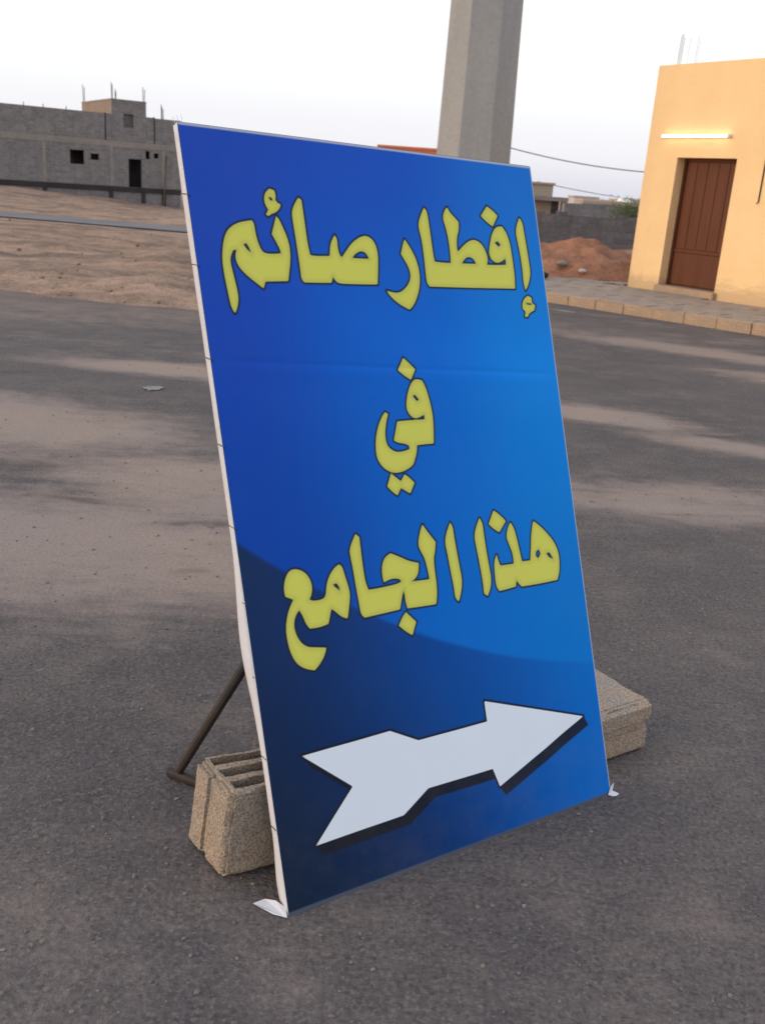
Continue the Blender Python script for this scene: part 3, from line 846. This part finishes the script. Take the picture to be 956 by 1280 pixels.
# ------------------------------------------------------------------ two hollow blocks weighing the sign down
def hollow_block(seed, L=.40, Wd=.155, Hh=.23):
    random.seed(seed)
    w1, s1 = .022, .032
    ys = [0]
    for r in range(3):
        ys += [ys[-1] + (w1 if r == 0 else .0195), 0]
        ys[-1] = ys[-2] + s1
    ys.append(Wd)
    xs = [q * L / .40 for q in (0, .012, .034, .125, .147, .253, .275, .366, .388, .40)]
    mid = lambda j: j in (3,)
    def solid(i, j):
        if i in (0, 8): return not mid(j)                # groove down each end
        slot = (j % 2 == 1)
        if slot and i in (2, 3, 4, 6):
            return False
        return True
    mb = MB().mask(xs, ys, solid, 0, Hh)
    bm = bmesh.new()
    for v in mb.v: bm.verts.new(v)
    bm.verts.ensure_lookup_table()
    for f in mb.f: bm.faces.new([bm.verts[i] for i in f])
    # cut into smaller faces and roughen
    for _ in range(5):
        es = [e_ for e_ in bm.edges if e_.calc_length() > .014]
        if not es: break
        bmesh.ops.subdivide_edges(bm, edges=es, cuts=1, use_grid_fill=True)
    bm.normal_update()
    for v in bm.verts:
        p = v.co
        n3 = noise.noise_vector(p * 22 + Vector((seed, 0, 0))) * .0025 + noise.noise_vector(p * 170 + Vector((seed, 3, 0))) * .0013
        c = Vector((L / 2, Wd / 2, Hh / 2))
        # worn corners
        q = Vector(((p.x - c.x) / c.x, (p.y - c.y) / c.y, (p.z - c.z) / c.z))
        wear = sum(1 for t_ in q if abs(t_) > .93)
        amt = (.0 if wear < 2 else .012 if wear == 2 else .030) * (0.6 + 0.9 * abs(noise.noise(p * 16 + Vector((seed, 1, 1)))))
        v.co = p + n3 + (c - p).normalized() * amt
    bm.faces.ensure_lookup_table()
    me = bpy.data.meshes.new('hollow_block')
    bm.to_mesh(me)
    bm.free()
    me.polygons.foreach_set('use_smooth', [True] * len(me.polygons))
    me.set_sharp_from_angle(angle=rad(48))
    return me
hb = link('hollow_block', hollow_block(3, Wd=.172, L=.26), M['block_tan'])
hx, hy = Vector((.90, .436, 0)).normalized(), Vector((-.60, .80, 0)).normalized()
mm = Matrix((hx, hy, Vector((.10, .03, .995)))).transposed().to_4x4()
mm.translation = Vector((-.318, 1.825, .008))
hb.data.transform(mm.to_3x3().to_4x4())
hb.location = mm.translation
tag(hb, 'rough tan hollow block with open slots on top, behind the sign\'s left foot', 'block')
rb = link('hollow_block', hollow_block(8), M['block'])
# lying on its side: its slots run along the sign, its length points back from it
bx_, by_ = Vector((-.56, .828, 0)).normalized(), Vector((0, 0, 1))
bz_ = Vector((.828, .56, 0)).normalized()
mm = Matrix((bx_, by_, bz_)).transposed().to_4x4()
mm.translation = Vector((.845, 2.538, .002)) - bz_ * .23
rb.data.transform(mm.to_3x3().to_4x4())
rb.location = mm.translation
tag(rb, 'worn hollow block lying on its side behind the sign\'s right foot', 'block')

# ------------------------------------------------------------------ litter
def scrap(name, P, label, cat):
    bm = bmesh.new()
    c = sum((Vector(p) for p in P), Vector()) / len(P)
    vs = [bm.verts.new(Vector(p) - c) for p in P]
    bm.faces.new(vs)
    bmesh.ops.triangulate(bm, faces=bm.faces[:])
    bmesh.ops.subdivide_edges(bm, edges=bm.edges[:], cuts=2, use_grid_fill=True)
    for v in bm.verts: v.co.z += .012 * abs(noise.noise(v.co * 25 + c)) + .005
    me = bpy.data.meshes.new(name)
    bm.to_mesh(me)
    bm.free()
    ob = link(name, me, M['paper'])
    ob.location = c
    ob.modifiers.new('t', 'SOLIDIFY').thickness = .001
    tag(ob, label, cat)
scrap('paper_scrap', [(-1.86, 7.08, 0), (-1.80, 7.02, 0), (-1.73, 7.06, 0), (-1.71, 7.16, 0), (-1.77, 7.20, 0), (-1.84, 7.15, 0)], 'flattened pale scrap of paper on the asphalt left of the sign', 'litter')
scrap('plastic_scrap', [(2.24, 14.50, 0), (2.34, 14.38, 0), (2.58, 14.24, 0), (2.62, 14.33, 0), (2.46, 14.50, 0)], 'flattened whitish scrap on the asphalt beside the kerb', 'litter')

# ================================================================== the yellow building
def frame_matrix(o_, ex, n_):
    """local x along the wall, local y into the building, z up"""
    mm = Matrix((ex, -n_, Vector((0, 0, 1)))).transposed().to_4x4()
    mm.translation = o_
    return mm
XZ = Matrix(((1, 0, 0, 0), (0, 0, -1, 0), (0, 1, 0, 0), (0, 0, 0, 1)))   # plan (x, z-as-y, depth) -> upright wall

def wall_mask(xs, zs, holes, y0, y1):
    """upright wall between depths y0 (outer face) and y1 with rectangular openings"""
    XS, ZS = sorted(set(xs + [h for r in holes for h in r[:2]])), sorted(set(zs + [h for r in holes for h in r[2:]]))
    def solid(i, j):
        cx_, cz_ = (XS[i] + XS[i + 1]) / 2, (ZS[j] + ZS[j + 1]) / 2
        return not any(r[0] < cx_ < r[1] and r[2] < cz_ < r[3] for r in holes)
    return MB().mask(XS, ZS, solid, -y1, -y0, XZ)

yb = empty('yellow_building', (0, 0, 0), 'small pale yellow plastered building with brown door and lit tube lamp', 'building')
yb.matrix_world = frame_matrix(Vector((W0.x, W0.y, 0)), we, wn_)
YH = 3.85
D0, D1, DZ0, DZ1, REC = .70, 1.915, .24, 2.37, .21
wall_mask([0, 7.0], [-.1, YH], [(D0, D1, -.1, DZ1)], 0, .30).build('wall', M['yellow'], yb)
MB().box(0, .28, .303, 6.5, -.1, YH - .003).build('wall', M['yellow'], yb)
MB().box(6.72, 7.0, .303, 6.5, -.1, YH - .003).build('wall', M['yellow'], yb)
MB().box(.283, 6.717, 6.2, 6.5, -.1, YH - .003).build('wall', M['yellow'], yb)
MB().box(.283, 6.717, .303, 6.197, 3.2, 3.4).build('roof', M['cement'], yb)
MB().box(D0 - .01, D1 + .05, -.10, .33, 0, DZ0 - .005).build('door_step', M['kerb'], yb, bevel=.015)
door = empty('door')
door.parent = yb
MB().box(D0 + .002, D0 + .045, REC - .01, REC + .06, DZ0, DZ1 - .002).build('door_frame', M['door'], door)
MB().box(D1 - .045, D1 - .002, REC - .01, REC + .06, DZ0, DZ1 - .002).build('door_frame', M['door'], door)
MB().box(D0 + .046, D1 - .046, REC - .01, REC + .06, DZ1 - .045, DZ1 - .002).build('door_frame', M['door'], door)
MB().box(D0 + .046, D1 - .046, REC + .03, REC + .055, DZ0 + .01, DZ1 - .047).build('door_leaf', M['door'], door)
nw = 5
for i in range(nw):
    a0 = D0 + .052 + i * (D1 - D0 - .104) / nw
    a1 = a0 + (D1 - D0 - .104) / nw
    MB().box(a0 + .004, a1 - .004, REC + .018, REC + .032, .875, DZ1 - .06).build('door_plank', M['door'], door, bevel=.006)
MB().box(D0 + .056, D1 - .056, REC + .004, REC + .031, .815, .865).build('door_rail', M['door'], door, bevel=.004)
MB().box(D0 + .062, D1 - .062, REC + .014, REC + .031, DZ0 + .03, .805).build('door_panel', M['door'], door, bevel=.005)
MB().tube([(D1 - .11, REC + .01, 1.22), (D1 - .11, REC - .03, 1.22), (D1 - .11, REC - .03, 1.10), (D1 - .11, REC + .01, 1.10)], .008, 6).build('handle', M['steel'], door)
lamp = empty('wall_lamp', label=None)
lamp.parent = yb
lamp['label'] = 'lit fluorescent tube above the brown door'
MB().box(.33, 1.73, -.035, -.002, 2.685, 2.735).build('lamp_batten', M['white'], lamp, bevel=.004)
MB().tube([(.36, -.058, 2.71), (1.70, -.058, 2.71)], .020, 12).build('lamp_tube', M['tube'], lamp, smooth=True)
for a in (.325, 1.70):
    MB().box(a, a + .035, -.085, -.036, 2.685, 2.735).build('lamp_holder', M['white'], lamp, bevel=.004)
MB().tube([(2.47, -.012, YH - .4), (2.46, -.012, 2.6), (2.462, -.012, 1.72), (2.44, -.03, 1.70)], .011, 6).build('conduit', M['steel'], yb)
for a, h, r in ((.25, .50, .009), (.285, .52, .009), (.32, .46, .008), (.45, .44, .006), (.62, .46, .006), (.66, .40, .005)):
    MB().tube([(a, .15, YH - .3), (a + .005, .15, YH + .2), (a + .012, .16, YH + h - .02)], r, 6).build('starter_bar', M['rebar_pale'], yb)

# ================================================================== octagonal column
colm = empty('octagonal_column', (1.17, 18.45, 0), 'tall grey octagonal concrete column rising behind the sign', 'column')
def octa(zs, rot=rad(22.5 - 2)):
    mb = MB()
    for z, r in zs:
        for j in range(8):
            t_ = rot + j * math.pi / 4
            mb.v.append((r * math.cos(t_), r * math.sin(t_), z))
    n_ = len(zs)
    for i in range(n_ - 1):
        for j in range(8):
            mb.f.append((i * 8 + j, i * 8 + (j + 1) % 8, (i + 1) * 8 + (j + 1) % 8, (i + 1) * 8 + j))
    mb.f.append(tuple(reversed(range(8))))
    mb.f.append(tuple((n_ - 1) * 8 + j for j in range(8)))
    return mb
rr_ = lambda z: (0.705 - .0185 * (z - 2.2))
zc = [0.02, 1.35, 6.0, 7.6, 9.2, 10.8, 12.4, 14.0]
for i in range(len(zc) - 1):
    octa([(zc[i] + .002, rr_(zc[i]) - .004), (zc[i] + .008, rr_(zc[i])), (zc[i + 1] - .008, rr_(zc[i + 1])), (zc[i + 1] - .002, rr_(zc[i + 1]) - .004)]).build('column_section', M['column'], colm)
octa([(.0, .70), (14.0, .465)]).build('joint_core', M['column'], colm)
octa([(0.0, 1.0), (.30, 1.0), (.34, .96)]).build('base_plinth', M['cement'], colm)

# ================================================================== unfinished grey block house
E2, N2 = Vector((.84090786, .54117832, 0)), Vector((.54117832, -.84090786, 0))
gb = empty('block_house', (0, 0, 0), 'unfinished grey block house with black plinth beam and roof stair tower', 'building')
gb.matrix_world = frame_matrix(Vector((-27.03, 68, 0)), E2, N2)
A0, A1 = -11.0, 12.45
PT, PB = .36, .02
wins = [(4.44, 5.42, 1.67, 2.60), (5.87, 6.45, 2.03, 2.44), (8.55, 9.50, .362, 2.28), (9.80, 10.11, 2.34, 2.88), (10.41, 10.76, 2.43, 2.77), (-4.2, -3.2, 1.67, 2.6), (-8, -7, 1.67, 2.6)]
wall_mask([A0, A1], [PT, 3.0], wins, 0, .2).build('wall', M['grey_block'], gb)
for w_ in wins:       # rooms behind the openings
    MB().box(w_[0] - .6, w_[1] + .6, 2.2, 2.25, PT, 2.99).build('inner_wall', M['mid_block'], gb)
MB().box(A0, A1, -.02, 11, 3.003, 3.40).build('floor_slab', M['cement'], gb)
MB().box(A0, A1, .02, 11, PT - .2, PT - .003).build('ground_slab', M['cement'], gb)
wall_mask([A0, 6.90], [3.403, 5.15], [], 0, .2).build('parapet_wall', M['grey_block'], gb)
wall_mask([7.0, 7.385], [3.403, 5.15], [], 0, .2).build('parapet_wall', M['grey_block'], gb)
wall_mask([9.88, 10.42], [3.403, 5.15], [], 0, .2).build('parapet_wall', M['grey_block'], gb)
wall_mask([10.52, A1], [3.403, 5.12], [], 0, .2).build('parapet_wall', M['grey_block'], gb)
for a in (6.95, 10.47):
    MB().box(a - .045, a + .045, .05, .18, 3.403, 5.2).build('gap_post', M['bitumen'], gb)
# side and back walls
MB().box(A0, A0 + .2, .203, 10.8, PT, 2.998).build('wall', M['grey_block'], gb)
MB().box(A1 - .2, A1, .203, 10.8, PT, 2.998).build('wall', M['grey_block'], gb)
MB().box(A0, A1, 10.803, 11.0, PT, 2.998).build('wall', M['grey_block'], gb)
MB().box(A0, A0 + .2, .203, 10.8, 3.403, 5.14).build('parapet_wall', M['grey_block'], gb)
MB().box(A1 - .2, A1, .203, 10.8, 3.403, 5.11).build('parapet_wall', M['grey_block'], gb)
MB().box(A0, A1, 10.803, 11, 3.403, 5.12).build('parapet_wall', M['grey_block'], gb)
# stair tower
tw = empty('stair_tower')
tw.parent = gb
wall_mask([7.39, 9.87], [3.405, 6.07], [(8.23, 8.95, 4.34, 5.23)], -.012, .2).build('tower_wall', M['grey_block'], tw)
sw = MB().box(7.39, 7.59, .203, 7.5, 3.405, 6.068)
sw.build('tower_wall', M['tower'], tw)
MB().box(9.67, 9.87, .203, 7.5, 3.405, 6.068).build('tower_wall', M['tower'], tw)
MB().box(7.593, 9.667, 7.3, 7.5, 3.405, 6.068).build('tower_wall', M['tower'], tw)
MB().box(7.36, 9.90, -.03, 7.53, 6.072, 6.15).build('tower_roof', M['cement'], tw)
MB().box(8.232, 8.948, .12, .17, 4.342, 5.228).build('window_infill', M['dark_block'], tw)
# concrete columns set in the wall
for a in (-6.5, -1.9, 2.70, 7.33, 11.12):
    MB().box(a - .12, a + .12, -.022, .18, PT + .003, 2.998).build('wall_column', M['cement'], gb)
# black plinth beam on stub columns, grey infill below
MB().box(A0, A1, -.05, .25, PB, PT - .001).build('plinth_beam', M['bitumen'], gb)
for a in (-6.5, -1.9, 2.66, 7.24, 9.60, 11.15):
    MB().box(a - .14, a + .14, -.045, .24, -1.9, PB - .002).build('stub_column', M['bitumen'], gb)
MB().box(A0, A1, .03, .2, -1.9, PB - .003).build('foundation_wall', M['mid_block'], gb)
MB().tube([(11.0, -.25, -1.1), (11.35, -.06, 2.7)], .04, 6).build('leaning_prop', M['wood_pole'], gb)
random.seed(12)
for a, y, z0, z1 in ((7.45, 7.2, 6.0, 7.35), (7.46, .1, 6.0, 7.2), (7.70, .12, 6.0, 6.78), (9.70, .1, 6.0, 7.1), (11.03, .1, 5.0, 6.1), (11.12, .15, 5.0, 5.95)):
    for k_ in range(2):
        MB().tube([(a + .07 * k_, y, z0 - .2), (a + .07 * k_ + random.gauss(0, .03), y, z1 - .15 * k_)], .028, 5).build('rebar', M['rebar'], gb)
for a in (1.52, 2.78, -2.2, -6.4, 4.3):
    MB().tube([(a, .1, 5.0), (a + random.gauss(0, .02), .1, 5.36)], .03, 5).build('rebar', M['rebar'], gb)

# ================================================================== walls, houses and things between the sign and the yellow building
bw = empty('boundary_wall', (0, 35, 0), 'long low dark grey block wall behind the red sand heap', 'wall')
MB().box(-1.5, 16, 0, .2, -.6, 1.06).build('wall', M['dark_block'], bw)
random.seed(3)
a = -1.5
while a < 16:                                   # ragged top course of single blocks
    if random.random() < .55:
        MB().box(a + .005, a + .39, .005, .195, 1.062, 1.062 + random.choice((.06, .1, .1))).build('block', M['dark_block'], bw)
    a += .4
fw = empty('boundary_wall', (7.9, 50, 0), 'lighter grey block wall farther back, below the horizon', 'wall')
fw.rotation_euler.z = rad(22)
MB().box(0, 11, 0, .2, -1.6, 1.42).build('wall', M['mid_block'], fw)
MB().box(1.0, 11, -.02, .22, 1.423, 1.50).build('coping', M['cement'], fw)

hs = empty('beige_house', (4.0, 60, 0), 'small beige flat-roofed house with overhanging slab, past the sign\'s right edge', 'house')
MB().box(0, 4.7, 0, 5, .0, 2.33).build('upper_wall', M['beige'], hs)
MB().box(-.3, 5.55, -.8, 5.4, 1.45, 1.68).build('slab', M['cement'], hs)
MB().box(0.05, 5.2, .4, 5.2, -1.4, 1.445).build('lower_wall', M['dark_block'], hs)
MB().box(5.21, 5.5, -.5, -.2, -1.4, 1.445).build('post', M['cement'], hs)
MB().box(-.1, 4.8, -.1, 5.1, 2.333, 2.45).build('roof_edge', M['beige'], hs)

th = empty('terracotta_building', (-1.6, 55, 0), 'terracotta red building top showing between sign and column', 'building')
MB().box(0, 4.6, 0, 7, -1.3, 3.58).build('wall', M['terracotta'], th)
MB().box(-.05, 4.65, -.05, 7.05, 3.583, 3.70).build('parapet', M['terracotta'], th)

# far town along the horizon
random.seed(21)
town = [(26, 128, 7, 2.1, 'tan'), (31, 140, 5, 1.9, 'pale'), (34.5, 150, 6, 2.5, 'tan'), (37, 175, 8, 2.3, 'pale'), (29.5, 165, 4, 2.6, 'pale'), (40, 160, 7, 2.2, 'tan'), (46, 170, 8, 2.9, 'pale')]
names = ['low tan house on the horizon, nearest the beige house', 'low pale house second along the horizon', 'tan house on the horizon beneath the white dome', 'wide pale house farthest back on the horizon', 'narrow pale house between two tan ones on the horizon', 'tan house on the horizon beside the yellow building', 'pale house on the horizon hidden by the yellow building']
for (x, y, w_, h_, mt), lb in zip(town, names):
    h_ -= .50
    t_ = empty('far_house', (x, y, -1.2), lb, 'house', 'far houses along the horizon')
    MB().box(-w_ / 2, w_ / 2, 0, 6, 0, h_ + 1.2).build('wall', M[mt], t_)
    MB().box(-w_ / 2 - .1, w_ / 2 + .1, -.1, 6.1, h_ + 1.203, h_ + 1.45).build('parapet', M['tan'], t_)
    for k_ in range(2):
        a = -w_ / 4 + k_ * w_ / 2
        MB().box(a - .5, a + .5, -.03, -.004, h_ - .6, h_ + .5).build('window', M['dark'], t_)
dm = empty('white_dome', (31.35, 145, .0), 'small bright white dome above the far houses', 'dome')
mb = MB()
for i in range(9):
    t_ = i / 8 * math.pi / 2
    for j in range(20):
        p_ = j * math.pi / 10
        mb.v.append((1.15 * math.cos(t_) * math.cos(p_), 1.15 * math.cos(t_) * math.sin(p_), 1.6 + 1.05 * math.sin(t_)))
mb.f = [(i * 20 + j, i * 20 + (j + 1) % 20, (i + 1) * 20 + (j + 1) % 20, (i + 1) * 20 + j) for i in range(8) for j in range(20)]
mb.build('dome_shell', M['white'], dm, smooth=True)
MB().tube([(0, 0, -1.4), (0, 0, 1.6)], 1.1, 20).build('drum', M['pale'], dm)

# bush behind the low wall
random.seed(31)
bush = empty('bush', (9.35, 42, -.35), 'round green bush above the low wall beside the yellow building', 'bush')
mb = MB()
tips = []
for i in range(16):
    t_ = random.uniform(0, 6.28)
    e_ = Vector((.75 * math.cos(t_) * random.random(), .6 * math.sin(t_) * random.random(), random.uniform(1.0, 1.7)))
    mb.tube([(0, 0, 0), e_ * .5 + Vector((0, 0, .1)), e_], .035, 5, .008)
    tips.append(e_)
mb.build('trunk', M['wood_pole'], bush)
mb = MB()
for i in range(3600):
    c = random.choice(tips) + Vector((random.gauss(0, .34), random.gauss(0, .28), random.gauss(0, .26)))
    if c.z < .3 or c.z > 2.25: continue
    a, b = Vector((random.gauss(0, 1), random.gauss(0, 1), random.gauss(0, 1))).normalized(), Vector((random.gauss(0, 1), random.gauss(0, 1), random.gauss(0, 1))).normalized()
    s_ = random.uniform(.03, .06)
    mb.add([c - a * s_, c + b * s_ * .5, c + a * s_, c - b * s_ * .5], [(0, 1, 2, 3)])
mb.build('crown', M['leaf'], bush)
wd = empty('weed', (5.15, 33.6, 0), 'low dry green weed at the foot of the dark wall', 'weed')
mb = MB()
for i in range(260):
    t_ = random.uniform(0, 6.28)
    r_ = random.random() * .45
    p = Vector((r_ * math.cos(t_), r_ * math.sin(t_) * .6, 0))
    q = p + Vector((random.gauss(0, .08), random.gauss(0, .08), random.uniform(.08, .26)))
    mb.add([p, p + Vector((.02, 0, 0)), q], [(0, 1, 2)])
mb.build('blades', M['leaf'], wd)

# red sand heap
random.seed(5)
hx0, hy0 = 3.95, 22.2
mb = MB()
n_ = 70
for j in range(n_ + 1):
    for i in range(n_ + 1):
        x, y = -3.4 + 6.8 * i / n_, -2.9 + 5.8 * j / n_
        r_ = math.sqrt((x / 2.6) ** 2 + (y / 2.3) ** 2) + .16 * fbm(x * .8, y * .8, 2.0)
        z = .86 * max(0, 1 - r_) ** .8 if r_ < 1 else 0
        z += .10 * fbm(x * 2.3, y * 2.3, 6.0, 4) * sstep(1.15, .7, r_)
        mb.v.append((x, y, z - .06 - .12 * sstep(.95, 1.2, r_)))
mb.f = [(j * (n_ + 1) + i, j * (n_ + 1) + i + 1, (j + 1) * (n_ + 1) + i + 1, (j + 1) * (n_ + 1) + i) for j in range(n_) for i in range(n_)]
hp = mb.build('sand_heap', M['red_sand'], smooth=True)
hp.location = (hx0, hy0, 0)
tag(hp, 'reddish heap of sand between the sign and the yellow building', 'sand heap')
random.seed(17)
rubble = ['grey rubble lump on the left slope of the red sand heap', 'pale rubble lump low on the red sand heap', 'dark lump lying at the back edge of the pavement']
for (x, y, z, r, mt), lb in zip(((3.35, 20.6, .30, .10, 'cement'), (3.75, 20.35, .20, .07, 'pale'), (2.62, 18.55, .19, .13, 'bitumen')), rubble):
    bm = bmesh.new()
    bmesh.ops.create_icosphere(bm, subdivisions=2, radius=r)
    for v in bm.verts:
        v.co = Vector((v.co.x * 1.4, v.co.y, v.co.z * .6)) * (1 + .5 * noise.noise(v.co * 9 + Vector((x, y, 0))))
    me = bpy.data.meshes.new('rubble_lump')
    bm.to_mesh(me)
    bm.free()
    ob = link('rubble_lump', me, M[mt])
    ob.location = (x, y, z)
    tag(ob, lb, 'rubble')

# overhead cables on poles hidden behind the column and the yellow building
def utility_pole(x, y, h, lb):
    p = empty('utility_pole', (x, y, -.9), lb, 'utility pole', 'utility poles behind the lot')
    MB().tube([(0, 0, 0), (0, 0, h + .9)], .11, 8, .08).build('mast', M['wood_pole'], p)
    MB().box(-.6, .6, -.05, .05, h + .3, h + .4).build('crossarm', M['wood_pole'], p)
def cable(p, q, sag, r, lb):
    p, q = Vector(p), Vector(q)
    pts = [p.lerp(q, i / 24) - Vector((0, 0, sag * 4 * (i / 24) * (1 - i / 24))) for i in range(25)]
    c = (p + q) / 2
    ob = MB().tube([t_ - c for t_ in pts], r, 5).build('cable', M['wire'])
    ob.location = c
    tag(ob, lb, 'cable')
utility_pole(4.3, 60.2, 4.6, 'wooden utility pole behind the grey octagonal column')
utility_pole(22.0, 60.2, 3.9, 'wooden utility pole behind the yellow building')
cable((4.3, 60, 4.55), (22.0, 60, 4.0), .85, .030, 'upper dark cable sagging from column to yellow building')
cable((8.0, 62, 2.5), (18, 75, 1.9), .12, .022, 'lower thin cable running down from the beige house')
